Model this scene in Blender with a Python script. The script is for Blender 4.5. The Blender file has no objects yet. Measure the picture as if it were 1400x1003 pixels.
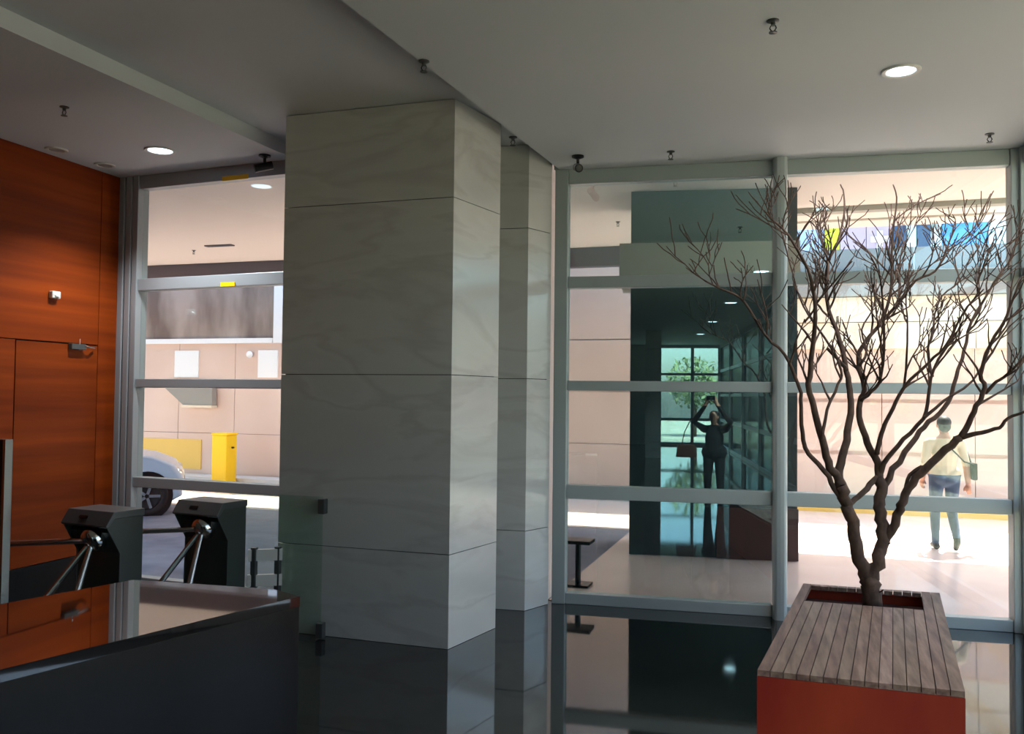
import bpy, bmesh, math, random
from mathutils import Vector, Matrix

# ---------------------------------------------------------------- camera, sky, sun, exposure
S = bpy.context.scene
COL = S.collection
R = math.radians
EYE = 1.95
cam_d = bpy.data.cameras.new('camera'); cam = bpy.data.objects.new('camera', cam_d); COL.objects.link(cam)
cam_d.sensor_width = 36.0; cam_d.lens = 36.0 * 1200.0 / 1400.0; cam_d.clip_start = 0.02; cam_d.clip_end = 300
cam.matrix_world = (Matrix.Translation((0, 0, EYE)) @ Matrix.Rotation(R(17.5), 4, 'Z')
                    @ Matrix.Rotation(R(90 + 1.86), 4, 'X') @ Matrix.Rotation(R(0.62), 4, 'Z'))
S.camera = cam

world = bpy.data.worlds.new('sky'); S.world = world; world.use_nodes = True
wn = world.node_tree.nodes; wl = world.node_tree.links
sky = wn.new('ShaderNodeTexSky'); sky.sky_type = 'NISHITA'; sky.sun_disc = False
sky.sun_elevation = R(64); sky.sun_rotation = R(8); sky.air_density = 1.0; sky.dust_density = 2.5
wl.new(sky.outputs[0], wn['Background'].inputs[0]); wn['Background'].inputs[1].default_value = 0.34

sun_d = bpy.data.lights.new('sun', 'SUN'); sun = bpy.data.objects.new('sun', sun_d); COL.objects.link(sun)
sun_d.energy = 7.0; sun_d.angle = R(0.6); sun_d.color = (1.0, 0.94, 0.86)
sun.location = (2, 40, 60)
sun.rotation_euler = Vector((0.10, 0.42, 0.90)).to_track_quat('Z', 'Y').to_euler()

S.view_settings.view_transform = 'Standard'; S.view_settings.look = 'None'
S.view_settings.gamma = 1.0; S.view_settings.use_curve_mapping = False
S.view_settings.exposure = 1.6
S.cycles.max_bounces = 10; S.cycles.diffuse_bounces = 5; S.cycles.glossy_bounces = 5
S.cycles.transparent_max_bounces = 16; S.cycles.transmission_bounces = 6
S.cycles.use_denoising = True; S.cycles.sample_clamp_indirect = 6.0
S.cycles.caustics_reflective = False; S.cycles.caustics_refractive = False

# ---------------------------------------------------------------- helpers
def lin(c):
    return tuple(((v / 255.0) / 12.92 if v / 255.0 <= 0.04045 else ((v / 255.0 + 0.055) / 1.055) ** 2.4) for v in c)

MATS = {}
def mat(name, rgb, rough=0.5, metal=0.0, ior=1.45, rgb2=None, nscale=(4, 4, 4), detail=4.0, bump=0.0, lo=0.35, hi=0.65, spec=0.5, emit=None, estr=0.0):
    """Principled material; rgb is sRGB 0-255. With rgb2 a position-based noise blends the two colours."""
    m = bpy.data.materials.new(name); m.use_nodes = True; nt = m.node_tree; n = nt.nodes; l = nt.links
    b = n['Principled BSDF']
    b.inputs['Base Color'].default_value = (*lin(rgb), 1); b.inputs['Roughness'].default_value = rough
    b.inputs['Metallic'].default_value = metal; b.inputs['IOR'].default_value = ior
    b.inputs['Specular IOR Level'].default_value = spec
    if rgb2 is not None:
        geo = n.new('ShaderNodeNewGeometry'); mp = n.new('ShaderNodeMapping'); mp.inputs['Scale'].default_value = nscale
        nz = n.new('ShaderNodeTexNoise'); nz.inputs['Scale'].default_value = 1.0; nz.inputs['Detail'].default_value = detail
        rp = n.new('ShaderNodeValToRGB')
        rp.color_ramp.elements[0].position = lo; rp.color_ramp.elements[0].color = (*lin(rgb), 1)
        rp.color_ramp.elements[1].position = hi; rp.color_ramp.elements[1].color = (*lin(rgb2), 1)
        l.new(geo.outputs['Position'], mp.inputs[0]); l.new(mp.outputs[0], nz.inputs['Vector'])
        l.new(nz.outputs[0], rp.inputs[0]); l.new(rp.outputs[0], b.inputs['Base Color'])
        if bump:
            bp = n.new('ShaderNodeBump'); bp.inputs['Strength'].default_value = bump; bp.inputs['Distance'].default_value = 0.01
            l.new(nz.outputs[0], bp.inputs['Height']); l.new(bp.outputs[0], b.inputs['Normal'])
    if emit:
        b.inputs['Emission Color'].default_value = (*lin(emit), 1); b.inputs['Emission Strength'].default_value = estr
    MATS[name] = m
    return m

def glass_mat(name, tint, refl_tint, fac):
    m = bpy.data.materials.new(name); m.use_nodes = True; nt = m.node_tree; n = nt.nodes; l = nt.links
    n.remove(n['Principled BSDF'])
    tr = n.new('ShaderNodeBsdfTransparent'); tr.inputs[0].default_value = (*tint, 1)
    gl = n.new('ShaderNodeBsdfGlossy'); gl.inputs['Color'].default_value = (*refl_tint, 1); gl.inputs['Roughness'].default_value = 0.0
    mx = n.new('ShaderNodeMixShader'); mx.inputs[0].default_value = fac
    l.new(tr.outputs[0], mx.inputs[1]); l.new(gl.outputs[0], mx.inputs[2]); l.new(mx.outputs[0], n['Material Output'].inputs[0])
    MATS[name] = m
    return m

def marble_mat(name):
    m = bpy.data.materials.new(name); m.use_nodes = True; nt = m.node_tree; n = nt.nodes; l = nt.links
    b = n['Principled BSDF']; b.inputs['Roughness'].default_value = 0.16
    geo = n.new('ShaderNodeNewGeometry'); mp = n.new('ShaderNodeMapping'); mp.inputs['Rotation'].default_value = (0.2, 0.62, 0.4); mp.inputs['Scale'].default_value = (0.5, 0.5, 1.9)
    nz = n.new('ShaderNodeTexNoise'); nz.inputs['Scale'].default_value = 1.1; nz.inputs['Detail'].default_value = 9; nz.inputs['Distortion'].default_value = .5
    rp = n.new('ShaderNodeValToRGB'); cr = rp.color_ramp
    cr.elements[0].position = 0.30; cr.elements[0].color = (*lin((197, 198, 194)), 1)
    cr.elements[1].position = 0.75; cr.elements[1].color = (*lin((207, 208, 205)), 1)
    for p, c in ((0.44, (201, 202, 198)), (0.485, (190, 190, 186)), (0.53, (203, 204, 200)), (0.60, (198, 199, 195))):
        e = cr.elements.new(p); e.color = (*lin(c), 1)
    l.new(geo.outputs['Position'], mp.inputs[0]); l.new(mp.outputs[0], nz.inputs['Vector'])
    l.new(nz.outputs[0], rp.inputs[0]); l.new(rp.outputs[0], b.inputs['Base Color'])
    MATS[name] = m
    return m

mat('ceiling_paint', (200, 205, 209), 0.75)
mat('granite', (17, 18, 19), 0.045, ior=2.1, rgb2=(30, 31, 32), nscale=(60, 60, 60), lo=0.45, hi=0.75)
mat('counter_granite', (11, 11, 12), 0.03, ior=2.3)
mat('counter_side', (14, 14, 15), 0.22, ior=1.3)
mat('veneer', (112, 40, 4), 0.5, spec=0.2, rgb2=(146, 60, 7), nscale=(1.0, 0.35, 9.0), detail=6, lo=0.3, hi=0.72)
mat('veneer_door', (106, 38, 4), 0.5, spec=0.2, rgb2=(140, 58, 7), nscale=(1.0, 0.4, 8.0), detail=6, lo=0.3, hi=0.72)
mat('black', (12, 12, 13), 0.3)
mat('black_gap', (10, 6, 4), 0.9)
mat('aluminium', (176, 186, 186), 0.38, metal=0.25)
mat('aluminium_dark', (160, 166, 170), 0.4, metal=0.3)
mat('steel', (200, 202, 200), 0.25, metal=1.0)
mat('chrome', (225, 228, 226), 0.12, metal=1.0)
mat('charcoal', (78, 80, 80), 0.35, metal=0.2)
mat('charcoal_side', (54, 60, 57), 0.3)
mat('plaster', (205, 203, 196), 0.7)
mat('planter_side', (126, 37, 27), 0.35, rgb2=(148, 56, 31), nscale=(3, 3, 0.8), lo=0.35, hi=0.65)
for i, (c1, c2) in enumerate([((98, 74, 63), (140, 116, 101)), ((88, 65, 56), (128, 103, 90)), ((106, 80, 73), (150, 126, 113)), ((94, 73, 61), (132, 112, 96))]):
    mat('plank_wood%d' % i, c1, 0.6, rgb2=c2, nscale=(28, 3.2, 28), lo=0.35, hi=0.65, bump=0.3)
mat('soil', (66, 34, 30), 0.9, rgb2=(44, 24, 22), nscale=(30, 30, 30))
mat('bark', (72, 55, 47), 0.85, rgb2=(102, 80, 68), nscale=(26, 26, 12), bump=0.4)
mat('lamp_glow', (255, 255, 255), 0.5, emit=(226, 240, 255), estr=2.6)
mat('lamp_dim', (150, 148, 145), 0.3)
mat('lamp_ring', (205, 205, 200), 0.4)
mat('yellow', (250, 200, 10), 0.5)
mat('yellow_ochre', (232, 190, 96), 0.6)
mat('asphalt', (120, 120, 132), 0.8, rgb2=(136, 136, 146), nscale=(3, 3, 3))
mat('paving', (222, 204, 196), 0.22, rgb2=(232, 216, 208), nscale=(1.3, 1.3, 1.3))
mat('soffit_paint', (216, 204, 194), 0.8)
mat('beam_grey', (92, 88, 96), 0.7)
mat('concrete', (112, 98, 88), 0.9, rgb2=(172, 156, 142), nscale=(1.6, 1.6, 0.5), detail=6, bump=0.2)
mat('pink_tile', (212, 182, 164), 0.45, rgb2=(224, 196, 178), nscale=(0.7, 0.7, 0.7))
mat('cream_tile', (230, 214, 188), 0.6)
mat('white_paint', (240, 240, 236), 0.6)
mat('grey_green', (120, 130, 130), 0.35)
mat('beige_panel', (150, 146, 136), 0.6)
mat('dark_cladding', (26, 36, 42), 0.25)
mat('planter_reflection', (60, 36, 34), 0.4)  # tone of the planter's reflection on the dark pillar
mat('garden_ground', (140, 144, 120), 0.9, rgb2=(170, 168, 150), nscale=(0.5, 0.5, 0.5))
mat('leaf', (74, 92, 54), 0.6, rgb2=(130, 142, 92), nscale=(3, 3, 3))
mat('car_paint', (196, 204, 216), 0.2)
mat('car_glass', (20, 24, 28), 0.08)
mat('tyre', (22, 22, 23), 0.8)
mat('skin', (182, 130, 104), 0.55)
mat('hair', (28, 20, 18), 0.6)
mat('beige_shirt', (204, 184, 156), 0.85)
mat('denim', (48, 60, 80), 0.85, rgb2=(70, 84, 106), nscale=(8, 8, 4))
mat('shoe', (34, 28, 26), 0.5)
mat('black_cloth', (16, 15, 17), 0.9)
mat('brown_leather', (92, 58, 46), 0.5)
mat('banner_blue', (70, 160, 222), 0.6); mat('banner_cyan', (206, 240, 248), 0.6); mat('banner_navy', (56, 92, 128), 0.6)
mat('banner_lilac', (190, 176, 196), 0.6); mat('banner_lime', (206, 222, 60), 0.6); mat('banner_sky', (168, 196, 232), 0.6)
marble_mat('marble')
glass_mat('coated_glass', (0.93, 0.985, 0.97), (0.62, 0.92, 0.93), 0.30)
glass_mat('window_glass', (0.95, 0.985, 0.97), (0.75, 0.95, 0.95), 0.07)
glass_mat('tinted_glass', (0.20, 0.225, 0.22), (0.7, 0.9, 0.9), 0.08)
glass_mat('side_glass', (0.84, 0.83, 0.80), (0.7, 0.9, 0.9), 0.08)
glass_mat('end_glass', (0.74, 0.80, 0.79), (0.7, 0.9, 0.9), 0.08)
glass_mat('gate_glass', (0.90, 0.965, 0.925), (0.9, 1.0, 0.95), 0.07)

class MB:
    """Collects shapes into one bmesh."""
    def __init__(self): self.bm = bmesh.new()
    def box(self, lo, hi, M=None):
        lo = Vector(lo); hi = Vector(hi)
        v = [self.bm.verts.new((x, y, z)) for x in (lo.x, hi.x) for y in (lo.y, hi.y) for z in (lo.z, hi.z)]
        for f in ((0, 1, 3, 2), (4, 6, 7, 5), (0, 4, 5, 1), (2, 3, 7, 6), (0, 2, 6, 4), (1, 5, 7, 3)): self.bm.faces.new([v[i] for i in f])
        if M: bmesh.ops.transform(self.bm, matrix=M, verts=v)
        return self
    def prism(self, poly, z0, z1, M=None):
        """Extrude a 2-D outline from z0 to z1."""
        a = [self.bm.verts.new((p[0], p[1], z0)) for p in poly]; b = [self.bm.verts.new((p[0], p[1], z1)) for p in poly]
        n = len(poly)
        self.bm.faces.new(a[::-1]); self.bm.faces.new(b)
        for i in range(n): self.bm.faces.new((a[i], a[(i + 1) % n], b[(i + 1) % n], b[i]))
        if M: bmesh.ops.transform(self.bm, matrix=M, verts=a + b)
        return self
    def tube(self, pts, rad, seg=10, caps=True):
        pts = [Vector(p) for p in pts]; n = len(pts)
        if not isinstance(rad, (list, tuple)): rad = [rad] * n
        rings = []; t0 = (pts[1] - pts[0]).normalized(); up = Vector((0, 0, 1)) if abs(t0.z) < 0.9 else Vector((1, 0, 0))
        u = t0.cross(up).normalized()
        for i, p in enumerate(pts):
            t = (pts[min(i + 1, n - 1)] - pts[max(i - 1, 0)]).normalized()
            u = (u - t * u.dot(t)).normalized(); w = t.cross(u)
            rings.append([self.bm.verts.new(p + (u * math.cos(2 * math.pi * k / seg) + w * math.sin(2 * math.pi * k / seg)) * rad[i]) for k in range(seg)])
        for a, b in zip(rings, rings[1:]):
            for k in range(seg): self.bm.faces.new((a[k], a[(k + 1) % seg], b[(k + 1) % seg], b[k]))
        if caps: self.bm.faces.new(rings[0][::-1]); self.bm.faces.new(rings[-1])
        return self
    def lathe(self, prof, seg=24, M=None):
        """prof: list of (radius, z)."""
        rings = [[self.bm.verts.new((r * math.cos(2 * math.pi * k / seg), r * math.sin(2 * math.pi * k / seg), z)) for k in range(seg)] for r, z in prof]
        for a, b in zip(rings, rings[1:]):
            for k in range(seg): self.bm.faces.new((a[k], a[(k + 1) % seg], b[(k + 1) % seg], b[k]))
        self.bm.faces.new(rings[0][::-1]); self.bm.faces.new(rings[-1])
        if M: bmesh.ops.transform(self.bm, matrix=M, verts=[v for r in rings for v in r])
        return self
    def ball(self, c, r, M=None, seg=16):
        res = bmesh.ops.create_uvsphere(self.bm, u_segments=seg, v_segments=max(6, seg // 2), radius=1.0)
        rr = r if isinstance(r, (tuple, list)) else (r, r, r)
        T = Matrix.Translation(c) @ (M if M else Matrix.Identity(4)) @ Matrix.Diagonal((*rr, 1))
        bmesh.ops.transform(self.bm, matrix=T, verts=res['verts'])
        return self
    def mesh(self, name, material, smooth=False, bevel=0.0):
        if bevel:
            bmesh.ops.bevel(self.bm, geom=list(self.bm.edges), offset=bevel, segments=2, affect='EDGES', profile=0.5, clamp_overlap=True)
        bmesh.ops.recalc_face_normals(self.bm, faces=list(self.bm.faces))
        me = bpy.data.meshes.new(name); self.bm.to_mesh(me); self.bm.free()
        me.materials.append(MATS[material])
        if smooth:
            me.polygons.foreach_set('use_smooth', [True] * len(me.polygons))
        return me
    def build(self, name, material, parent=None, smooth=False, bevel=0.0, **tags):
        o = bpy.data.objects.new(name, self.mesh(name, material, smooth, bevel)); COL.objects.link(o)
        if parent: o.parent = parent
        return tag(o, **tags)

def tag(o, label=None, cat=None, group=None, kind=None):
    if label: o['label'] = label
    if cat: o['category'] = cat
    if group: o['group'] = group
    if kind: o['kind'] = kind
    return o
def empty(name, loc=(0, 0, 0), rz=0.0, **tags):
    o = bpy.data.objects.new(name, None); COL.objects.link(o); o.location = loc; o.rotation_euler = (0, 0, rz)
    o.empty_display_size = 0.1
    return tag(o, **tags)
def linked(name, me, parent, loc=(0, 0, 0), rot=(0, 0, 0), scale=(1, 1, 1)):
    o = bpy.data.objects.new(name, me); COL.objects.link(o); o.parent = parent; o.location = loc; o.rotation_euler = rot; o.scale = scale
    return o
def copy_tree(o, parent=None):
    c = o.copy(); COL.objects.link(c); c.parent = parent
    for ch in list(o.children): copy_tree(ch, c)
    return c
def struct(name, mb, material, label=None, parent=None, **k):
    return mb.build(name, material, parent, label=label, kind='structure', **k)

# ---------------------------------------------------------------- the lobby shell
ZR, ZL, ZM, ZSOF = 4.11, 4.145, 4.27, 4.53          # ceiling heights: right, left, raised middle; outside soffit
XW, XR, YB = -6.55, 1.95, -20.2                     # wood wall, glazed side wall, back wall

struct('floor', MB().prism([(XW - .1, YB), (XR + .05, YB), (XR + .05, 8.46), (1.87, 8.46), (-2.07, 8.14), (-2.5, 8.14), (-4.0, 7.2), (XW - .1, 7.4)], -0.15, 0), 'granite', 'polished black granite lobby floor')
FA = [(-2.60, YB), (-2.345, 4.282), (-2.247, 5.717), (-2.082, 8.127)]
struct('ceiling', MB().prism(FA + [(1.87, 8.5), (XR + .05, 8.5), (XR + .05, YB)], ZR, ZM + .2), 'ceiling_paint', 'lower white plaster ceiling over the tree and planter')
struct('ceiling', MB().prism([(-4.55, YB), (-4.55, 4.05), (-4.44, 7.25), (-4.0, 8.2), (-2.0, 8.2), (-2.0, YB)], ZM, ZM + .2), 'ceiling_paint', 'raised middle ceiling strip above the marble pillar')
struct('ceiling', MB().prism([(XW - .1, YB), (XW - .1, 7.45), (-4.41, 7.25), (-4.44, 6.855), (-4.55, 4.05), (-4.55, YB)], ZL, ZM + .2), 'ceiling_paint', 'left white ceiling beside the orange wood wall')

# wood wall with flush door
wl_ = struct('wall_left', MB().box((XW - .2, YB, 0), (XW - .03, 7.45, ZM)), 'black_gap', 'orange wood veneer wall with a flush door')
def wall_panel(y0, y1, z0, z1, m='veneer', par=wl_, name='veneer_panel'):
    g = .004
    return MB().box((XW - .03, y0 + g, z0 + g), (XW, y1 - g, z1 - g)).build(name, m, par)
wall_panel(7.075, 7.45, .36, ZL)
wall_panel(4.3, 7.075, 2.405, ZL); wall_panel(0.5, 4.3, .36, ZL); wall_panel(-6, .5, .36, ZL); wall_panel(YB, -6, .36, ZL)
wall_panel(4.3, 6.1, .36, 2.405)
dr = empty('door_1', (XW, 6.6, 0), kind='structure', label='flush orange wood door in the wood wall')
MB().box((-.03, -.494, .366), (.002, .467, 2.395)).build('door_leaf', 'veneer_door', dr)
cl = MB().box((0.002, .09, 2.345), (.055, .27, 2.40)).build('door_closer', 'charcoal', dr, bevel=.006)
MB().tube([(.05, .25, 2.385), (.06, .32, 2.372), (.03, .40, 2.372)], .009).build('closer_arm', 'steel', cl)
MB().tube([(.03, .21, 2.34), (.03, .21, 2.45)], .006).build('closer_pin', 'steel', cl)
struct('baseboard_left', MB().box((XW - .03, YB, 0), (XW + .012, 7.40, .36)), 'black', 'tall black baseboard under the orange wood wall')

# back wall (behind the camera)
struct('wall_back', MB().box((XW - .2, YB - .2, 0), (-.93, YB, ZM)), 'plaster', 'white wall at the far end of the lobby')
# lintels, wall behind the pillars
struct('wall_front', MB().prism([(-4.0, 7.18), (-2.2, 8.1), (-2.2, 8.35), (-4.1, 7.45)], 0, ZM + .2), 'plaster', 'plain wall hidden behind the marble pillars')
trim = [('trim_1', [(-2.14, 8.06), (XR + .1, 8.39), (XR + .1, 8.55), (-2.14, 8.24)]), ('trim_2', [(XW - .1, 7.33), (-4.0, 7.12), (-4.0, 7.3), (XW - .1, 7.5)])]
struct('trim_1', MB().prism(trim[0][1], ZR + .002, ZSOF + .3), 'aluminium', 'lintel above the glass front by the tree')
struct('trim_2', MB().prism(trim[1][1], ZL + .002, ZSOF + .3), 'aluminium', 'lintel above the glass front by the wood wall')
struct('roof', MB().prism([(XW - .3, YB - 1), (XR + 1.4, YB - 1), (XR + 1.4, 8.3), (XW - .3, 8.3)], ZM + .21, ZM + .45), 'plaster', 'concrete roof over the lobby')  # side overhang added to keep sun from entering the side glazing

# glazed walls: local x runs along the wall, local y points outwards
RAILS = [(.05, .10), (1.05, .125), (2.05, .095), (3.03, .11), (4.04, .14)]
def glazed_wall(name, A, B, posts, label, rails=RAILS, post_w=.126, glass='coated_glass', frame='aluminium', depth=.11, roundposts=(), bay_glass=None):
    A = Vector(A); B = Vector(B); d = B - A; Lw = d.length
    e = empty(name, (A.x, A.y, 0), math.atan2(d.y, d.x), kind='structure', label=label)
    top = rails[-1][0] + rails[-1][1] / 2
    for i, x in enumerate(posts):
        if i in roundposts:
            MB().prism([(x + (post_w / 2) * math.copysign(abs(math.cos(a)) ** .55, math.cos(a)), -.04 + .13 * math.copysign(abs(math.sin(a)) ** .55, math.sin(a))) for a in [k * math.pi / 12 for k in range(24)]], 0, top + .03).build('mullion', frame, e)
        else:
            MB().box((x - post_w / 2, -.075, 0), (x + post_w / 2, .075, top)).build('mullion', frame, e, bevel=.006)
    for i in range(len(posts) - 1):
        x0, x1 = posts[i] + post_w / 2 + .002, posts[i + 1] - post_w / 2 - .002
        for z, h in rails:
            MB().box((x0, -depth / 2, z - h / 2), (x1, depth / 2, z + h / 2)).build('rail', frame, e, bevel=.005)
        for (za, ha), (zb, hb) in zip(rails, rails[1:]):
            MB().box((x0, -.006, za + ha / 2 + .001), (x1, .006, zb - hb / 2 - .001)).build('pane', bay_glass[i] if bay_glass else glass, e)
    return e
w1 = glazed_wall('window_1', (-6.55, 7.39), (-3.85, 7.165), [.04, .135, .225, 2.55], 'grey framed window with four panes beside the wood wall',
                 rails=[(.05, .1), (1.04, .10), (2.035, .085), (3.03, .12), (4.075, .135)], post_w=.07, frame='aluminium_dark', glass='window_glass')
w2 = glazed_wall('window_2', (-2.07, 8.138), (1.87, 8.455), [0, 1.997, 3.952], 'tall glass front with grey aluminium frame behind the tree', roundposts=(1,), bay_glass=('coated_glass', 'window_glass'))
w3 = glazed_wall('window_3', (XR, 8.40), (XR, -.15), [0, 4.25, 8.5], 'pale glazed side wall of the lobby beside the planter', glass='side_glass', rails=[(.05, .1), (1.05, .12), (2.05, .1), (3.03, .1), (4.04, .14)])
w5 = glazed_wall('window_5', (XR, -.20), (XR, YB), [0.06, 4.0, 8.0, 12.0, 16.0, 19.95], 'tinted glazed side wall of the lobby behind the camera', glass='tinted_glass', rails=[(.05, .1), (1.05, .12), (2.05, .1), (3.03, .1), (4.04, .14)])
w4 = glazed_wall('window_4', (XR, YB), (-.88, YB), [0.06, 1.15, 2.77], 'glass front at the far end of the lobby', glass='end_glass', rails=[(.05, .1), (1.05, .12), (2.9, .1), (4.04, .14)])

MB().box((1.31, -.062, 4.000), (1.62, -.056, 4.045)).build('yellow_strip', 'yellow', w1)  # thin yellow strips on the window rails
MB().box((1.32, -.066, 2.972), (1.49, -.0605, 3.012)).build('yellow_strip', 'yellow', w1)
# marble pillar: core and slabs
def clad_pillar(name, quad, rows, label, splits=(), top=4.265):
    """quad: footprint, anticlockwise from the front-left corner; one slab per face and row."""
    c = sum((Vector(p) for p in quad), Vector((0, 0))) / 4
    e = empty(name, (c.x, c.y, 0), label=label, cat='pillar')
    q = [Vector(p) - c for p in quad]
    t = .03
    core = []
    for i in range(4):
        a, b, p = q[i - 1], q[i], q[(i + 1) % 4]
        core.append(b - b.normalized() * .035)
    MB().prism(core, 0, top).build('core', 'black_gap', e)
    for i in range(4):
        a, b = q[i], q[(i + 1) % 4]; d = (b - a).normalized(); n = Vector((d.y, -d.x))
        for z0, z1 in zip(rows, rows[1:]):
            g = .003
            # mitred slab
            a1 = a - n * t + d * t; b1 = b - n * t - d * t
            MB().prism([a + d * .0005, b - d * .0005, b1, a1], z0 + g, z1 - g).build('marble_slab', 'marble', e)
    return e
clad_pillar('marble_pillar', [(-4.009, 6.36), (-2.488, 6.335), (-2.345, 7.05), (-3.87, 7.08)], [0, .72, 2.105, 3.49, 4.265], 'large square pillar clad in white marble slabs')
clad_pillar('marble_pillar', [(-2.75, 7.66), (-2.282, 7.69), (-2.15, 8.02), (-2.65, 8.02)], [0, .72, 2.105, 3.49, 4.265], 'narrow white marble pillar beside the glass front')

clad_pillar('marble_pillar', [(-1.15, -12.5), (-.65, -12.5), (-.65, -12.0), (-1.15, -12.0)], [0, .72, 2.105, 3.49, 4.265], 'white marble pillar mirrored in the glass behind the person in black')
# ---------------------------------------------------------------- outdoors: ground, soffit, walls
struct('driveway', MB().box((-30, 7.25, -.2), (-2.2, 30, -.012)), 'asphalt', 'grey asphalt driveway outside the window')
struct('driveway', MB().box((-30, 12.9, -.012), (-2.2, 16.34, -.004)), 'paving', 'pale driveway strip along the boundary wall, added to bounce sunlight')  # pale strip added to throw more sunlight up under the canopy
struct('sidewalk', MB().prism([(-2.2, 8.24), (-2.07, 8.2), (1.87, 8.52), (14, 8.52), (14, 30), (-2.2, 30)], -.2, -.008), 'paving', 'pale pink stone paving outside the glass front')
struct('garden_ground', MB().box((2.05, -45, -.2), (30, 8.5, -.02)), 'garden_ground', 'garden ground along the glazed side wall')
struct('garden_ground', MB().box((-30, -60, -.2), (30, YB - .1, -.03)), 'garden_ground', 'garden ground behind the lobby')
sf = struct('soffit', MB().prism([(-24, 7.5), (-4.0, 7.31), (-2.0, 8.27), (10, 8.6), (10, 13.38), (-.9, 13.38), (-.9, 14.8), (-24, 14.9)], ZSOF, ZSOF + .3), 'soffit_paint', 'cream soffit of the canopy over the driveway')
MB().prism([(-24, 14.92), (-.9, 14.82), (-.9, 15.02), (-24, 15.12)], ZSOF - .33, ZSOF + .5).build('edge_beam', 'beam_grey', sf)
MB().box((-.88, 13.40, ZSOF - .03), (10, 13.9, ZSOF + .3)).build('edge_beam', 'soffit_paint', sf)
MB().box((-.88, 12.45, ZSOF - .07), (10, 12.62, ZSOF - .001)).build('beam', 'beige_panel', sf)

# dark clad pillar under the canopy
px0, px1 = Vector((-1.889, 10.906)), Vector((.101, 11.197))
dd = (px1 - px0).normalized(); nn = Vector((-dd.y, dd.x))
ep = empty('clad_pillar', (px0.x, px0.y, 0), math.atan2(dd.y, dd.x), label='wide dark blue-grey pillar under the canopy outside', cat='pillar')
Lp = (px1 - px0).length
MB().box((0, 0, .0), (Lp, 1.2, 3.40)).build('shaft', 'dark_cladding', ep)
MB().box((0, 0, 3.86), (Lp, 1.2, ZSOF - .002)).build('head', 'dark_cladding', ep)
MB().box((-.14, -.10, 3.40), (Lp + .02, 1.3, 3.86)).build('band', 'beige_panel', ep)
MB().box((1.06, -.06, 0), (Lp + .005, 0, .62)).build('base_block', 'planter_reflection', ep)  # maroon block paints the planter's reflection onto the pillar

# far wall across the driveway, panel by panel
fw = empty('boundary_wall', (0, 17, 0), kind='structure', label='pink tiled boundary wall across the driveway')
MB().box((-26, .03, 0), (14, .4, 4.2)).build('core', 'beam_grey', fw)
pm = MB().box((0, 0, 0), (1.488, .03, 1.012)).mesh('wall_tile', 'pink_tile')
for i in range(-16, 9):
    for k in range(3):
        if i < 0 or k < 3:
            linked('wall_tile', pm, fw, (i * 1.5 + .1, 0, .006 + k * 1.022 - (0 if i < 0 else .08 * k)))
cm = MB().box((0, 0, 0), (3.0, .10, .47)).mesh('cream_panel', 'cream_tile')
cm2 = MB().box((0, 0, 0), (3.0, .14, .44)).mesh('cream_panel', 'cream_tile')
for i in range(0, 4):
    linked('cream_panel', cm, fw, (.1 + i * 3.01, -.06, 2.86)); linked('cream_panel', cm2, fw, (.1 + i * 3.01, -.10, 3.345))
MB().box((.1, -.25, 3.80), (12.2, .3, 4.24)).build('ledge', 'beige_panel', fw)  # darker beige puts the shade on this step into its colour
pp = MB().box((0, 0, 0), (1.98, .06, .40)).mesh('parapet_panel', 'grey_green')
for i in range(6): linked('parapet_panel', pp, fw, (.12 + 2.0 * i, -.2, 4.245))
MB().box((-24, -.05, 3.06), (-10.95, .3, 3.17)).build('coping', 'white_paint', fw)
MB().box((-24, .0, 3.17), (-10.95, .3, 5.0)).build('concrete_band', 'concrete', fw)
MB().box((-10.93, -.02, 3.06), (-10.6, .3, 5.0)).build('white_jamb', 'white_paint', fw)
MB().box((-10.58, .0, 3.08), (.08, .3, 5.4)).build('upper_tiles', 'pink_tile', fw)
MB().box((-14.6, -.03, .2), (-12.75, 0, .87)).build('ochre_panel', 'yellow_ochre', fw)
MB().box((-13.52, -.03, 2.29), (-12.87, 0, 2.9)).build('white_panel', 'white_paint', fw)
MB().box((-11.3, -.03, 2.29), (-10.8, 0, 2.9)).build('white_panel', 'white_paint', fw)
struct('kerb', MB().box((-24, 16.35, -.012), (14, 16.95, .10)), 'plaster', 'pale kerb along the boundary wall')
struct('kerb_marking', MB().box((-2, 16.25, -.008), (14, 16.345, .09)), 'yellow_ochre', 'yellow painted kerb edge by the boundary wall')

# ---------------------------------------------------------------- planter and tree
P00, P10, P11, P01 = Vector((-.149, 4.584)), Vector((.784, 4.568)), Vector((1.013, 6.826)), Vector((.102, 6.82))
po = (P00 + P10 + P11 + P01) / 4
def pl(u, v): return (P00 * (1 - u) + P10 * u) * (1 - v) + (P01 * (1 - u) + P11 * u) * v - po
pt = empty('wooden_planter', (po.x, po.y, 0), label='long red-brown wooden planter with weathered plank top', cat='planter')
ZP = .60
MB().prism([pl(0, 0), pl(1, 0), pl(1, .012), pl(0, .012)], 0, ZP - .032).build('front_panel', 'planter_side', pt)
MB().prism([pl(0, .988), pl(1, .988), pl(1, 1), pl(0, 1)], 0, ZP - .032).build('back_panel', 'planter_side', pt)
MB().prism([pl(0, .013), pl(.03, .013), pl(.03, .987), pl(0, .987)], 0, ZP - .032).build('side_panel', 'planter_side', pt)
MB().prism([pl(.97, .013), pl(1, .013), pl(1, .987), pl(.97, .987)], 0, ZP - .032).build('side_panel', 'planter_side', pt)
MB().prism([pl(.03, .013), pl(.97, .013), pl(.97, .987), pl(.03, .987)], .05, ZP - .10).build('soil', 'soil', pt)
NPL = 15; rnd = random.Random(3)
H0, H1, V0, V1 = .095, .855, .742, .972          # the opening in the top
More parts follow.
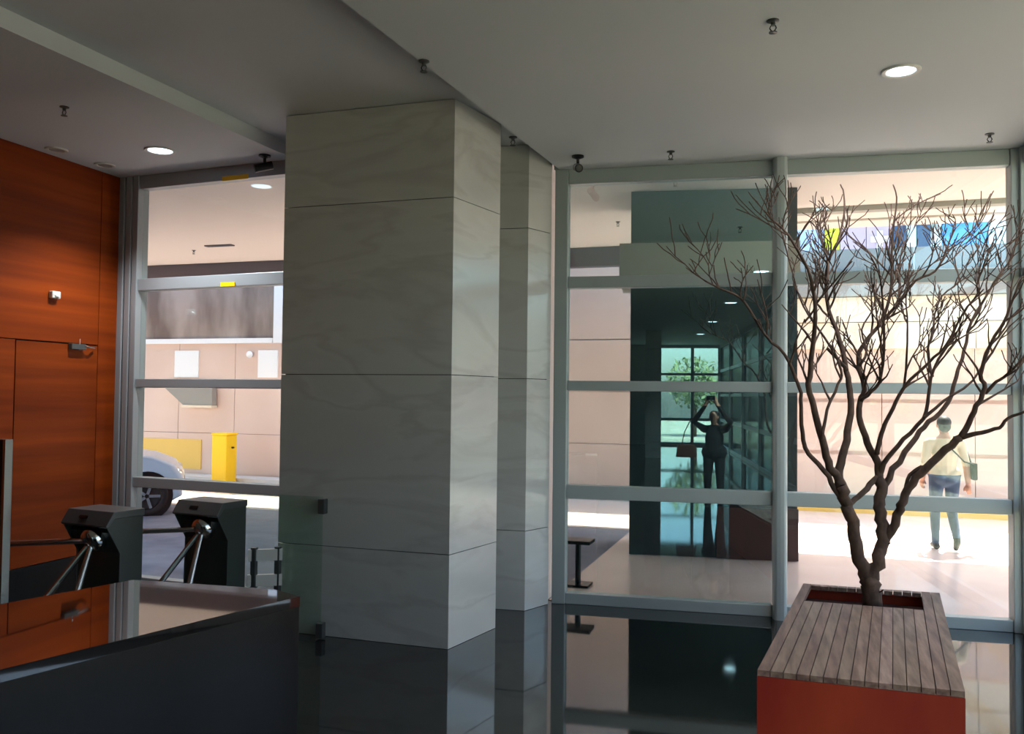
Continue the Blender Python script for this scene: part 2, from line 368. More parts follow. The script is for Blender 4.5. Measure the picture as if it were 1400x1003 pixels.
for i in range(NPL):
    u0, u1 = i / NPL, (i + 1) / NPL; g = .0022
    mid = (u0 + u1) / 2; dz = rnd.uniform(0, .003)
    spans = [(0, 1)] if not (H0 < mid < H1) else [(0, V0), (V1, 1)]
    for a, b in spans:
        MB().prism([pl(u0 + g, a), pl(u1 - g, a), pl(u1 - g, b), pl(u0 + g, b)], ZP - .03, ZP - dz).build('plank', 'plank_wood%d' % rnd.randrange(4), pt)

LIMBS = [
    [(0.545, 6.47, 0.55, 0.058), (0.54, 6.47, 0.663, 0.0524), (0.522, 6.47, 0.735, 0.05)],
    [(0.522, 6.47, 0.711, 0.042), (0.47, 6.45, 0.874, 0.0389), (0.427, 6.433, 1.007, 0.0373), (0.398, 6.415, 1.157, 0.0358), (0.37, 6.404, 1.246, 0.035), (0.341, 6.39, 1.36, 0.034)],
    [(0.527, 6.47, 0.711, 0.042), (0.579, 6.489, 0.835, 0.0389), (0.614, 6.507, 0.958, 0.037), (0.611, 6.524, 1.079, 0.0355), (0.599, 6.542, 1.201, 0.0341), (0.61, 6.558, 1.315, 0.0329), (0.593, 6.57, 1.399, 0.032)],
    [(0.341, 6.39, 1.36, 0.028), (0.318, 6.378, 1.43, 0.0257), (0.256, 6.361, 1.518, 0.0237), (0.218, 6.334, 1.677, 0.0212), (0.175, 6.303, 1.866, 0.0188), (0.132, 6.282, 1.994, 0.0172), (0.141, 6.255, 2.162, 0.0154), (0.154, 6.229, 2.318, 0.0138), (0.167, 6.187, 2.575, 0.0113), (0.12, 6.147, 2.812, 0.009), (-0.001, 6.105, 3.035, 0.0068), (-0.104, 6.081, 3.144, 0.0055), (-0.132, 6.07, 3.202, 0.005)],
    [(0.341, 6.39, 1.36, 0.029), (0.328, 6.403, 1.438, 0.0264), (0.353, 6.421, 1.552, 0.0242), (0.392, 6.449, 1.727, 0.0215), (0.413, 6.476, 1.902, 0.0192), (0.405, 6.492, 2.003, 0.018), (0.382, 6.515, 2.15, 0.0163), (0.337, 6.55, 2.372, 0.014), (0.276, 6.582, 2.577, 0.0119), (0.252, 6.608, 2.752, 0.0103), (0.268, 6.633, 2.928, 0.0088), (0.328, 6.654, 3.05, 0.0076), (0.379, 6.685, 3.259, 0.0059), (0.381, 6.708, 3.422, 0.0046), (0.357, 6.72, 3.501, 0.004)],
    [(0.251, 6.57, 2.747, 0.01), (0.272, 6.616, 2.904, 0.0078), (0.23, 6.666, 3.072, 0.0064), (0.206, 6.703, 3.202, 0.0055), (0.268, 6.736, 3.296, 0.0047), (0.208, 6.77, 3.403, 0.004)],
    [(0.38, 6.47, 2.149, 0.014), (0.321, 6.42, 2.228, 0.0109), (0.252, 6.37, 2.296, 0.009)],
    [(0.371, 6.42, 1.234, 0.018), (0.299, 6.386, 1.339, 0.016), (0.232, 6.347, 1.469, 0.0146), (0.132, 6.307, 1.577, 0.0134), (0.089, 6.269, 1.716, 0.0124), (0.084, 6.221, 1.895, 0.0112), (0.065, 6.182, 2.042, 0.0103), (-0.029, 6.121, 2.245, 0.0089), (-0.14, 6.076, 2.36, 0.008), (-0.228, 6.029, 2.504, 0.0071), (-0.306, 5.992, 2.614, 0.0063), (-0.441, 5.95, 2.676, 0.0056), (-0.534, 5.92, 2.728, 0.005)],
    [(-0.442, 5.97, 2.678, 0.005), (-0.466, 5.961, 2.746, 0.0039), (-0.475, 5.95, 2.833, 0.003)],
    [(-0.363, 5.99, 2.644, 0.005), (-0.38, 5.96, 2.744, 0.0039), (-0.406, 5.92, 2.875, 0.003)],
    [(-0.288, 5.99, 2.584, 0.005), (-0.27, 6.003, 2.673, 0.0039), (-0.275, 6.02, 2.787, 0.003)],
    [(0.389, 6.41, 1.231, 0.016), (0.458, 6.461, 1.288, 0.0169), (0.537, 6.523, 1.366, 0.0176), (0.598, 6.57, 1.424, 0.018)],
    [(0.593, 6.57, 1.389, 0.026), (0.586, 6.594, 1.513, 0.0229), (0.532, 6.624, 1.652, 0.0206), (0.477, 6.651, 1.778, 0.0188), (0.484, 6.681, 1.938, 0.017), (0.515, 6.698, 2.021, 0.0161), (0.474, 6.737, 2.225, 0.0141), (0.505, 6.757, 2.326, 0.0131), (0.611, 6.79, 2.469, 0.0115), (0.741, 6.829, 2.629, 0.0098), (0.872, 6.87, 2.804, 0.008), (1.001, 6.898, 2.873, 0.0069), (1.062, 6.922, 2.985, 0.0059), (1.104, 6.943, 3.092, 0.0051), (1.148, 6.97, 3.239, 0.004)],
    [(0.609, 6.77, 2.468, 0.012), (0.655, 6.748, 2.565, 0.0103), (0.695, 6.71, 2.753, 0.0086), (0.691, 6.664, 2.985, 0.0069), (0.706, 6.621, 3.198, 0.0055), (0.717, 6.589, 3.355, 0.0045), (0.692, 6.57, 3.445, 0.004)],
    [(0.715, 6.77, 2.602, 0.009), (0.753, 6.801, 2.694, 0.0074), (0.773, 6.89, 2.985, 0.0048), (0.822, 6.928, 3.102, 0.0039), (0.886, 6.97, 3.225, 0.003)],
    [(0.481, 6.57, 1.938, 0.012), (0.55, 6.548, 2.005, 0.0105), (0.6, 6.526, 2.08, 0.0096), (0.624, 6.484, 2.265, 0.0082), (0.615, 6.429, 2.506, 0.0066), (0.587, 6.365, 2.778, 0.005), (0.506, 6.32, 2.952, 0.004)],
    [(0.611, 6.57, 1.334, 0.022), (0.689, 6.597, 1.466, 0.019), (0.81, 6.635, 1.649, 0.0165), (0.893, 6.66, 1.766, 0.0151), (0.993, 6.684, 1.858, 0.0138), (1.071, 6.71, 1.985, 0.0125), (1.123, 6.742, 2.164, 0.0111), (1.165, 6.765, 2.292, 0.0101), (1.218, 6.801, 2.498, 0.0086), (1.327, 6.839, 2.695, 0.007), (1.397, 6.863, 2.819, 0.0061), (1.495, 6.892, 2.959, 0.005), (1.53, 6.92, 3.122, 0.004)],
    [(0.593, 6.57, 1.424, 0.017), (0.652, 6.547, 1.553, 0.0145), (0.746, 6.519, 1.682, 0.0128), (0.865, 6.487, 1.825, 0.0111), (0.898, 6.46, 1.983, 0.0097), (0.921, 6.43, 2.154, 0.0084), (1.026, 6.389, 2.355, 0.0068), (1.041, 6.37, 2.465, 0.006)],
    [(0.863, 6.47, 1.825, 0.011), (0.993, 6.498, 1.944, 0.0085), (1.177, 6.535, 2.084, 0.0066), (1.282, 6.57, 2.281, 0.005)],
    [(0.584, 6.57, 1.575, 0.016), (0.6, 6.54, 1.678, 0.014), (0.626, 6.512, 1.77, 0.0129), (0.677, 6.473, 1.891, 0.0115), (0.737, 6.427, 2.03, 0.0102), (0.88, 6.357, 2.195, 0.0083), (0.966, 6.314, 2.289, 0.0072), (1.021, 6.274, 2.4, 0.0063), (1.089, 6.22, 2.545, 0.0051), (1.177, 6.17, 2.655, 0.004)],
    [(0.615, 6.52, 0.941, 0.028), (0.637, 6.508, 1.013, 0.027), (0.708, 6.482, 1.164, 0.0257), (0.738, 6.464, 1.271, 0.025), (0.79, 6.443, 1.393, 0.0242), (0.877, 6.42, 1.501, 0.0235), (0.98, 6.392, 1.626, 0.0226), (1.076, 6.37, 1.707, 0.022)],
    [(1.076, 6.37, 1.707, 0.019), (1.12, 6.346, 1.804, 0.0163), (1.159, 6.32, 1.914, 0.0145), (1.205, 6.291, 2.032, 0.0127), (1.172, 6.271, 2.116, 0.0117), (1.223, 6.224, 2.31, 0.0094), (1.291, 6.188, 2.446, 0.0078), (1.333, 6.154, 2.58, 0.0064), (1.375, 6.12, 2.712, 0.005)],
    [(1.068, 6.37, 1.702, 0.016), (1.191, 6.315, 1.745, 0.0119), (1.279, 6.273, 1.781, 0.01), (1.323, 6.244, 1.838, 0.0088), (1.404, 6.203, 1.882, 0.0072), (1.445, 6.17, 1.951, 0.006)],
    [(1.273, 6.37, 1.773, 0.006), (1.324, 6.37, 1.784, 0.003)],
    [(0.753, 6.47, 1.301, 0.01), (0.761, 6.457, 1.415, 0.0111), (0.827, 6.446, 1.492, 0.0117), (0.875, 6.44, 1.494, 0.012)],
    [(1.21, 6.32, 1.999, 0.011), (1.262, 6.264, 2.069, 0.0089), (1.318, 6.21, 2.124, 0.0076), (1.39, 6.128, 2.222, 0.006), (1.425, 6.07, 2.3, 0.005)],
    [(0.922, 6.47, 2.106, 0.01), (0.899, 6.52, 2.28, 0.008), (0.935, 6.553, 2.397, 0.0072), (0.955, 6.591, 2.535, 0.0063), (1.007, 6.629, 2.668, 0.0055), (1.119, 6.672, 2.772, 0.0047), (1.1, 6.718, 2.947, 0.0039), (1.198, 6.77, 3.115, 0.003)],
    [(0.746, 6.47, 2.04, 0.009), (0.757, 6.442, 2.149, 0.0075), (0.758, 6.37, 2.42, 0.0053), (0.743, 6.312, 2.639, 0.0039), (0.77, 6.27, 2.788, 0.003)],
    [(0.215, 6.27, 1.69, 0.012), (0.25, 6.308, 1.877, 0.0101), (0.321, 6.346, 2.051, 0.0089), (0.341, 6.366, 2.151, 0.0084), (0.24, 6.414, 2.369, 0.0072), (0.097, 6.467, 2.6, 0.006), (0.024, 6.515, 2.846, 0.0051), (-0.041, 6.57, 3.141, 0.004)],
    [(0.102, 6.17, 2.462, 0.007), (0.158, 6.21, 2.538, 0.0057), (0.188, 6.263, 2.667, 0.0047), (0.194, 6.325, 2.824, 0.0037), (0.239, 6.37, 2.93, 0.003)],
    [(1.23, 6.87, 2.504, 0.008), (1.278, 6.826, 2.602, 0.0063), (1.25, 6.768, 2.75, 0.0049), (1.282, 6.718, 2.869, 0.0039), (1.341, 6.67, 2.96, 0.003)],
    [(0.472, 6.57, 2.183, 0.009), (0.523, 6.61, 2.287, 0.0071), (0.494, 6.664, 2.445, 0.0055), (0.566, 6.715, 2.579, 0.0042), (0.605, 6.77, 2.741, 0.003)],
    [(0.629, 6.52, 0.952, 0.008), (0.656, 6.47, 0.981, 0.004)],
    [(0.582, 6.47, 0.641, 0.005), (0.608, 6.41, 0.675, 0.003)],
]

def smooth(pts, sub=3):
    out = []
    n = len(pts)
    for i in range(n - 1):
        p0, p1, p2, p3 = (Vector(pts[max(0, min(n - 1, j))]) for j in (i - 1, i, i + 1, i + 2))
        for s in range(sub):
            t = s / sub
            out.append(.5 * ((2 * p1) + (p2 - p0) * t + (2 * p0 - 5 * p1 + 4 * p2 - p3) * t * t + (3 * p1 - p0 - 3 * p2 + p3) * t ** 3))
    out.append(Vector(pts[-1]))
    return out
rnd = random.Random(11)
def grow(mb, p, d, length, r, depth):
    """A crooked twig that forks."""
    n = 4; pts = [p.copy()]; rad = [r]
    for k in range(n):
        d = (d + Vector((rnd.uniform(-.32, .32), rnd.uniform(-.32, .32), rnd.uniform(-.12, .34)))).normalized()
        pts.append(pts[-1] + d * length / n); rad.append(max(.0032, r * (1 - .65 * (k + 1) / n)))
    if any(q.z > 3.45 or q.x > 1.75 or q.x < -1.0 for q in pts): return
    mb.tube(pts, rad, 5)
    if depth > 0:
        for k in (1, 2, 3):
            if rnd.random() < .72:
                a = rnd.uniform(0, 2 * math.pi)
                dv = (d + Vector((math.cos(a) * .9, math.sin(a) * .6, rnd.uniform(.0, .6)))).normalized()
                grow(mb, pts[k], dv, length * rnd.uniform(.45, .75), max(.0038, rad[k] * .8), depth - 1)
tr = empty('bare_tree', (.545, 6.47, .5), label='leafless brown branching tree growing from the planter', cat='tree')
off = Vector((.545, 6.47, .5))
tw = MB()
for li, limb in enumerate(LIMBS):
    pts4 = []
    base = [Vector(q[:3]) - off for q in limb]; rads = [q[3] for q in limb]
    sp = smooth(base, 3)
    rr = []
    for i in range(len(sp)):
        f = i / 3; k = min(int(f), len(rads) - 2); t = f - k
        rr.append((rads[k] * (1 - t) + rads[k + 1] * t) * 1.15)
    sp = [p + Vector((rnd.uniform(-1, 1), rnd.uniform(-1, 1), rnd.uniform(-1, 1))) * r * .35 if 0 < i < len(sp) - 1 else p for i, (p, r) in enumerate(zip(sp, rr))]
    MB().tube(sp, rr, 9 if rads[0] > .015 else 6).build('trunk' if li == 0 else 'branch', 'bark', tr, smooth=True)
    if len(limb) >= 5 and li > 2:
        for i in range(len(sp)):
            w = sp[i] + off
            if w.z > 1.9 and i > 2 and rnd.random() < min(1.0, .22 + .62 * (w.z - 1.9)):
                t = (sp[min(i + 1, len(sp) - 1)] - sp[i - 1]).normalized(); a = rnd.uniform(0, 2 * math.pi)
                d = (t + Vector((math.cos(a) * 1.0, math.sin(a) * .8, .25))).normalized()
                mb_ = MB()
                # twigs are grown in world space so that they stop below the ceiling
                grow(tw, w, d, rnd.uniform(.18, .42), min(.009, rr[i] * .8), 1 if rnd.random() < .75 else 2)
                mb_.bm.free()
bmesh.ops.translate(tw.bm, vec=-off, verts=list(tw.bm.verts))
tag(tw.build('twigs', 'bark', tr), kind='stuff')

# ---------------------------------------------------------------- reception counter
ct = empty('reception_counter', (-2.4, 2.6, 0), label='black polished granite reception counter with mirror-like top', cat='counter')
c0 = Vector((-2.4, 2.6))
cq = [Vector(p) - c0 for p in [(-2.62, .97), (-1.951, 3.27), (-2.13, 3.353), (-2.822, 3.30), (-3.52, .97)]]
ci = [p * .997 for p in cq]
MB().prism(cq, 1.06, 1.10).build('worktop', 'counter_granite', ct)
MB().prism(ci, .10, 1.06).build('body', 'counter_side', ct)
MB().prism([p * .95 for p in cq], 0, .10).build('base_block', 'black', ct)

# ---------------------------------------------------------------- turnstiles
def turnstile():
    """Local frame: the tripod faces -y, width along x, origin on the floor under the top front right edge."""
    e = empty('tripod_turnstile')
    W = .45
    body = [(.0, 0), (.27, 0), (.27, 1.06), (.02, 1.06), (-.01, .92), (.07, .78), (.05, .5)]     # profile in (y, z)
    def ext(prof, x0, x1):
        m = MB()
        M = Matrix(((0, 0, 1, 0), (1, 0, 0, 0), (0, 1, 0, 0), (0, 0, 0, 1)))
        m.prism(prof, x0, x1, M); return m
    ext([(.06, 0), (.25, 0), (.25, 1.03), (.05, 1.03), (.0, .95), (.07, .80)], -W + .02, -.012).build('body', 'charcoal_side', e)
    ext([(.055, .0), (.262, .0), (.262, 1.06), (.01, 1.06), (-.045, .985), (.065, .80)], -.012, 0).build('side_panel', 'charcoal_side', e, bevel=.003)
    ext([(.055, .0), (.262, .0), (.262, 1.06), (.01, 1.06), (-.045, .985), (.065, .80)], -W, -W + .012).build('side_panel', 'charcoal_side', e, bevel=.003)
    hd = ext([(.268, 1.05), (.268, 1.10), (.0, 1.10), (-.065, 1.005), (-.05, .99), (.01, 1.05)], -W - .008, .008).build('head', 'charcoal', e, bevel=.004)
    MB().box((-.30, -.012, -.004), (-.22, .012, .004), Matrix.Translation((0, -.034, 1.054)) @ Matrix.Rotation(R(55.6), 4, 'X')).build('indicator_slot', 'black', hd)
    hc = Vector((-.19, .01, .90)); ax = Vector((-.12, -.80, -.55)).normalized()
    Mh = Matrix.Translation(hc) @ ax.to_track_quat('Z', 'Y').to_matrix().to_4x4()
    hub = MB().lathe([(.075, -.06), (.095, -.02), (.095, .03), (.078, .055), (.03, .068)], 24, Mh).build('hub', 'chrome', e, smooth=True)
    MB().lathe([(.022, .064), (.022, .072), (.01, .076)], 16, Mh).build('hub_cap', 'steel', hub)
    for k, d in enumerate((Vector((-.93, -.36, -.06)), Vector((-.42, -.42, -.80)), Vector((.20, -.45, -.80)))):
        d = d.normalized(); a = hc + ax * .02 + d * .05
        MB().tube([a, a + d * (.66 if k == 0 else .50)], .021, 12).build('arm', 'steel', e, smooth=False)
    return e
ta = turnstile(); ta.location = (-4.526, 5.074, 0); ta.rotation_euler.z = R(-8)
tag(ta, 'dark tripod turnstile closer to the orange wood wall', 'turnstile', 'tripod turnstiles at the lobby entrance')
tb = copy_tree(ta); tb.location = (-4.15, 5.80, 0); tb.rotation_euler.z = R(-8)
tb['label'] = 'dark tripod turnstile between the window and the marble pillar'

# steel post at the edge of the picture
ps = empty('barrier_post', (-5.03, 4.6, 0), label='black barrier post with bright steel edge by the wood wall', cat='post')
MB().box((-.12, -.03, 0), (.04, .03, 1.62)).build('post', 'black', ps, bevel=.004)
MB().box((.041, -.03, .02), (.062, .03, 1.62)).build('edge_strip', 'steel', ps)

# low glass gate in front of the pillar
gg = empty('glass_gate', (-3.55, 6.27, 0), label='low frameless glass gate panel before the marble pillar', cat='gate')
MB().box((-.86, -.006, .03), (0, .006, 1.125)).build('glass_pane', 'gate_glass', gg)
for z in (1.05, .07):
    MB().box((-.03, -.03, z - .06), (.03, .03, z + .06)).build('clamp', 'charcoal', gg, bevel=.006)
sb = empty('slat_reflection', (-4.2, 6.1, 0), label='two pale horizontal slats standing in for a reflection beside the turnstile', cat='barrier')  # solid slats added in place of a reflection in the glass gate
for z in (.66, .46):
    MB().prism([(.115, -.05), (.34, .09), (.325, .115), (.10, -.025)], z - .045, z + .045).build('slat', 'plaster', sb)
for x, y in ((.15, -.025), (.30, .08)):
    MB().box((x - .02, y - .01, 0), (x + .02, y + .03, .72)).build('post', 'charcoal', sb)

# ---------------------------------------------------------------- ceiling fittings
def downlight(loc, label, lit=True, r=.135, power=110, group='recessed round downlights'):
    e = empty('recessed_downlight', loc, label=label, cat='ceiling light', group=group)
    MB().lathe([(r + .03, -.012), (r + .03, 0.0), (r, .0), (r, -.012)], 32).bm.free()
    m = MB()
    n = 32
    for a, b in (((r + .028, -.001), (r + .024, -.014)), ((r + .024, -.014), (r, -.012)), ((r, -.012), (r - .01, -.002))):
        v1 = [m.bm.verts.new((a[0] * math.cos(2 * math.pi * k / n), a[0] * math.sin(2 * math.pi * k / n), a[1])) for k in range(n)]
        v2 = [m.bm.verts.new((b[0] * math.cos(2 * math.pi * k / n), b[0] * math.sin(2 * math.pi * k / n), b[1])) for k in range(n)]
        for k in range(n): m.bm.faces.new((v1[k], v1[(k + 1) % n], v2[(k + 1) % n], v2[k]))
    m.build('trim_ring', 'lamp_ring', e)
    MB().lathe([(r - .008, -.008), (r - .008, -.003)], 32).build('lens', 'lamp_glow' if lit else 'lamp_dim', e)
    if lit:
        ld = bpy.data.lights.new('downlight_beam', 'SPOT'); ld.energy = power; ld.spot_size = R(120); ld.spot_blend = .6; ld.shadow_soft_size = .1; ld.color = (.93, .97, 1)
        lo = bpy.data.objects.new('downlight_beam', ld); COL.objects.link(lo); lo.parent = e; lo.location = (0, 0, -.03)
    return e
downlight((.703, 6.191, ZR), 'lit round downlight in the ceiling above the tree', r=.095, power=60)
downlight((-5.45, 6.579, ZL), 'lit round downlight in the ceiling beside the wood wall', r=.11)
downlight((-6.36, 6.305, ZL), 'small unlit wall-washer downlight above the wood door, further from the window', lit=False, r=.07)
downlight((-6.33, 6.864, ZL), 'small unlit wall-washer downlight above the wood wall, nearest the window', lit=False, r=.07)
for y, wh in ((1.17, 'first'), (-3.85, 'second'), (-8.9, 'third'), (-13.9, 'fourth')):
    downlight((.70, y, ZR), 'lit round downlight mirrored in the glass, %s of the row from the tree' % wh, power=230 if y > 0 else 60)

def sprinkler(loc, label):
    e = empty('fire_sprinkler', loc, label=label, cat='sprinkler', group='ceiling sprinklers')
    MB().lathe([(.035, 0), (.035, -.006), (.014, -.012), (.012, -.03)], 20).build('escutcheon', 'charcoal', e)
    MB().tube([(.012, 0, -.03), (.018, 0, -.045), (.006, 0, -.065)], .004, 6).build('frame_arm', 'charcoal', e)
    MB().tube([(-.012, 0, -.03), (-.018, 0, -.045), (-.006, 0, -.065)], .004, 6).build('frame_arm', 'charcoal', e)
    MB().lathe([(.006, -.063), (.024, -.068), (.024, -.072), (.005, -.074)], 16).build('deflector', 'charcoal', e)
sprinkler((-.086, 5.169, ZR), 'dark sprinkler head on the ceiling, nearest the top edge above the tree')
sprinkler((-.99, 7.716, ZR), 'small dark sprinkler head on the ceiling before the glass front')
sprinkler((1.553, 7.88, ZR), 'dark sprinkler head on the ceiling in the corner above the tree')
sprinkler((-5.349, 5.368, ZL), 'dark sprinkler head on the left ceiling near the wood wall')
sprinkler((-2.20, 6.937, ZR), 'dark sprinkler head at the ceiling edge between both marble pillars')
sprinkler((-2.255, 5.185, ZR), 'small sprinkler head on the ceiling edge before the large pillar')

def cctv(loc, rz, label):
    e = empty('security_camera', loc, rz, label=label, cat='camera', group='ceiling security cameras')
    MB().lathe([(.055, 0), (.055, -.015), (.02, -.03)], 20).build('mount', 'black', e)
    MB().tube([(0, 0, -.02), (0, 0, -.075), (0, -.02, -.09)], .014, 8).build('bracket', 'black', e)
    b = MB().tube([(0, .07, -.085), (0, -.09, -.135)], .038, 14).build('body', 'black', e)
    MB().tube([(0, -.088, -.1345), (0, -.094, -.1365)], .026, 14).build('lens', 'charcoal', b)
cctv((-1.809, 7.64, ZR), R(20), 'black ceiling camera near the glass front corner post')
cctv((-4.62, 6.981, ZL), R(-50), 'black ceiling camera above the window beside the large pillar')

sn = empty('wall_sensor', (XW, 6.497, 2.841), label='small pale sensor on the orange wood wall above the door', cat='sensor')
MB().box((0, -.05, -.035), (.05, .05, .035)).build('housing', 'plaster', sn, bevel=.01)
MB().ball((.05, 0, -.01), (.02, .025, .02)).build('lens', 'white_paint', sn, smooth=True)

# soffit fittings outside
sv = empty('soffit_vent', (-9.526, 13.065, ZSOF), label='narrow dark slot vent in the canopy soffit', cat='vent')
MB().box((-.27, -.06, -.02), (.27, .06, 0)).build('frame', 'beam_grey', sv)
MB().box((-.23, -.02, -.024), (.23, .02, -.02)).build('slot', 'black', sv)
sprinkler((-10.334, 13.426, ZSOF), 'sprinkler head under the canopy soffit beside the slot vent')
sprinkler((-2.403, 12.75, ZSOF), 'sprinkler head under the canopy soffit beside the dark pillar')

# ---------------------------------------------------------------- things outside
# yellow box by the far wall
yb = empty('yellow_cabinet', (-11.52, 16.12, -.004), label='bright yellow square cabinet standing before the boundary wall', cat='cabinet')
MB().box((-.185, -.185, 0), (.185, .185, 1.04)).build('body', 'yellow', yb, bevel=.02)
MB().box((-.20, -.20, 1.041), (.20, .20, 1.09)).build('lid', 'yellow', yb, bevel=.015)
MB().tube([(-.24, 0, .78), (-.187, 0, .78)], .02, 8).build('bolt', 'black', yb)
MB().tube([(.187, 0, .78), (.24, 0, .78)], .02, 8).build('bolt', 'black', yb)

# hood on the far wall
hd = empty('wall_hood', (-12.6, 17, 0), label='sloping beige hood on the boundary wall above the yellow cabinet', cat='hood')
Mx = Matrix(((1, 0, 0, 0), (0, 0, 1, 0), (0, 1, 0, 0), (0, 0, 0, 1)))
MB().prism([(-1.15, 2.13), (-.53, 1.66), (.24, 1.66), (.24, 2.13)], -.20, -.035, Mx).build('body', 'beige_panel', hd)
MB().box((-.55, -.24, 1.60), (.26, -.03, 1.655)).build('ledge', 'cream_tile', hd)
wlamp = empty('wall_lamp', (-11.467, 17, 2.80), label='small white globe lamp on the pink boundary wall', cat='lamp')
MB().box((-.04, -.04, -.04), (.04, -.031, .04)).build('plate', 'beam_grey', wlamp)
MB().ball((0, -.11, 0), .075).build('globe', 'white_paint', wlamp, smooth=True)

# black stand by the glass front
st = empty('black_stand', (-2.06, 8.95, -.008), label='small black pedestal stand outside the glass front', cat='stand')
MB().box((-.17, -.13, .44), (.13, .13, .475)).build('top', 'black', st, bevel=.005)
MB().tube([(-.02, 0, .02), (-.02, 0, .44)], .03, 10).build('column', 'black', st)
MB().box((-.15, -.12, 0), (.11, .12, .025)).build('foot', 'black', st, bevel=.005)

# round plate on the far wall
rp_ = empty('wall_plate', (4.15, 17, 1.35), label='round grey plate on the pink wall behind the walking person', cat='plate')
MB().lathe([(.13, 0), (.13, .03), (.10, .04)], 24, Matrix.Rotation(R(90), 4, 'X')).build('disc', 'grey_green', rp_)
MB().box((-.10, -.03, -.62), (.10, -.001, -.40)).build('lower_plate', 'white_paint', rp_)

# coloured panels on the building behind the parapet
fb = empty('shop_building', (2.5, 24, 0), label='distant shop front with blue, white and lilac panels', cat='building')
MB().box((-6, .1, 0), (12, 4, 7.6)).build('wall', 'plaster', fb)
for x0, x1, m in ((-2.6, -1.62, 'banner_sky'), (-1.6, -1.25, 'banner_lime'), (-1.23, -.62, 'banner_lilac'), (-.6, .02, 'banner_lilac'), (.04, .32, 'banner_navy'), (.34, .56, 'banner_cyan'), (.58, .88, 'banner_navy'), (.9, 1.14, 'banner_cyan'), (1.16, 2.18, 'banner_blue'), (2.2, 3.2, 'banner_cyan'), (3.22, 5.2, 'banner_blue')):
    MB().box((x0, 0, 5.2), (x1, .1, 6.7)).build('sign_panel', m, fb)
MB().box((-.50, -.03, 5.95), (-.08, -.001, 6.10)).build('cross_bar', 'white_paint', fb)
MB().box((-.36, -.05, 5.78), (-.22, -.031, 6.24)).build('cross_upright', 'white_paint', fb)
MB().box((-6, -.3, 6.72), (12, .1, 7.4)).build('fascia', 'cream_tile', fb)

# car: built along +x (nose at +x)
car = empty('parked_car', (-11.3, 11.34, -.012), R(38), label='silver car nose and front wheel outside the window', cat='car')
prof = [(-2.1, .28), (-2.15, .62), (-2.08, .92), (-1.75, 1.05), (-1.15, 1.42), (-.2, 1.47), (.55, 1.20), (.95, 1.02), (1.50, .93), (1.82, .80), (1.97, .58), (1.95, .30), (1.80, .22), (-1.7, .22)]
m = MB(); rows = []
for y, s, zs in ((-.84, .965, .97), (-.80, .99, .99), (-.70, 1.0, 1.0), (.70, 1.0, 1.0), (.80, .99, .99), (.84, .965, .97)):
    rows.append([m.bm.verts.new((x * s, y * (1 if z < .95 else .86), .25 + (z - .25) * zs)) for x, z in prof])
for a, b in zip(rows, rows[1:]):
    for k in range(len(prof)): m.bm.faces.new((a[k], a[(k + 1) % len(prof)], b[(k + 1) % len(prof)], b[k]))
m.bm.faces.new(rows[0]); m.bm.faces.new(rows[-1][::-1])
m.build('body', 'car_paint', car, bevel=.02, smooth=True)
for s in (-1, 1):
    MB().prism([(-1.15, 1.06), (-.95, 1.36), (-.2, 1.40), (.45, 1.14), (.55, 1.06)], s * .80 - .012, s * .80 + .012, Matrix(((1, 0, 0, 0), (0, 0, 1, 0), (0, 1, 0, 0), (0, 0, 0, 1)))).build('side_window', 'car_glass', car)
    hl = MB().ball((1.80, s * .62, .68), (.14, .17, .07)).build('headlight', 'chrome', car, smooth=True)
    for x in (-1.35, 1.42):
        Mw = Matrix.Translation((x, s * .84, .315)) @ Matrix.Rotation(R(-90 * s), 4, 'X')
        MB().lathe([(.385, -.10), (.385, .006)], 28, Mw).build('wheel_arch', 'black', car)
        w = MB().lathe([(.20, -.10), (.29, -.10), (.315, -.07), (.315, .02), (.29, .05), (.22, .05), (.21, .03)], 32, Mw).build('wheel', 'tyre', car, smooth=True)
        MB().lathe([(.205, .02), (.215, .045), (.195, .05), (.185, .025)], 28, Mw).build('rim', 'black', w)
        for k in range(5):
            MB().box((.03, -.022, .034), (.20, .022, .052), Mw @ Matrix.Rotation(2 * math.pi * k / 5, 4, 'Z')).build('spoke', 'steel', w)
MB().box((1.93, -.5, .36), (1.98, .5, .52)).build('grille', 'black', car)

# ---------------------------------------------------------------- people
def figure(name, loc, rz, spec, colour, mats, voxel=.011):
    """One continuous body: tapered limbs fused by a voxel remesh, then coloured by region."""
    m = MB()
    for pts, rad in spec['limbs']: 
        m.tube(pts, rad, 14)
        for p, r in ((pts[0], rad[0]), (pts[-1], rad[-1])): m.ball(p, r, seg=12)
    for c, r in spec['balls']: m.ball(c, r, seg=20)
    me = bpy.data.meshes.new(name); m.bm.to_mesh(me); m.bm.free()
    tmp = bpy.data.objects.new(name + '_tmp', me); COL.objects.link(tmp)
    md = tmp.modifiers.new('r', 'REMESH'); md.mode = 'VOXEL'; md.voxel_size = voxel
    sm = tmp.modifiers.new('s', 'SMOOTH'); sm.factor = .5; sm.iterations = 3
    bpy.context.view_layer.update()
    out = bpy.data.meshes.new_from_object(tmp.evaluated_get(bpy.context.evaluated_depsgraph_get()))
    out.name = name
    bpy.data.objects.remove(tmp); bpy.data.meshes.remove(me)
    out.materials.clear()
    for x in mats: out.materials.append(MATS[x])
    for p in out.polygons:
        p.use_smooth = True; p.material_index = colour(p.center)
    o = bpy.data.objects.new(name, out); COL.objects.link(o); o.location = loc; o.rotation_euler = (0, 0, rz)
    return o
V = Vector
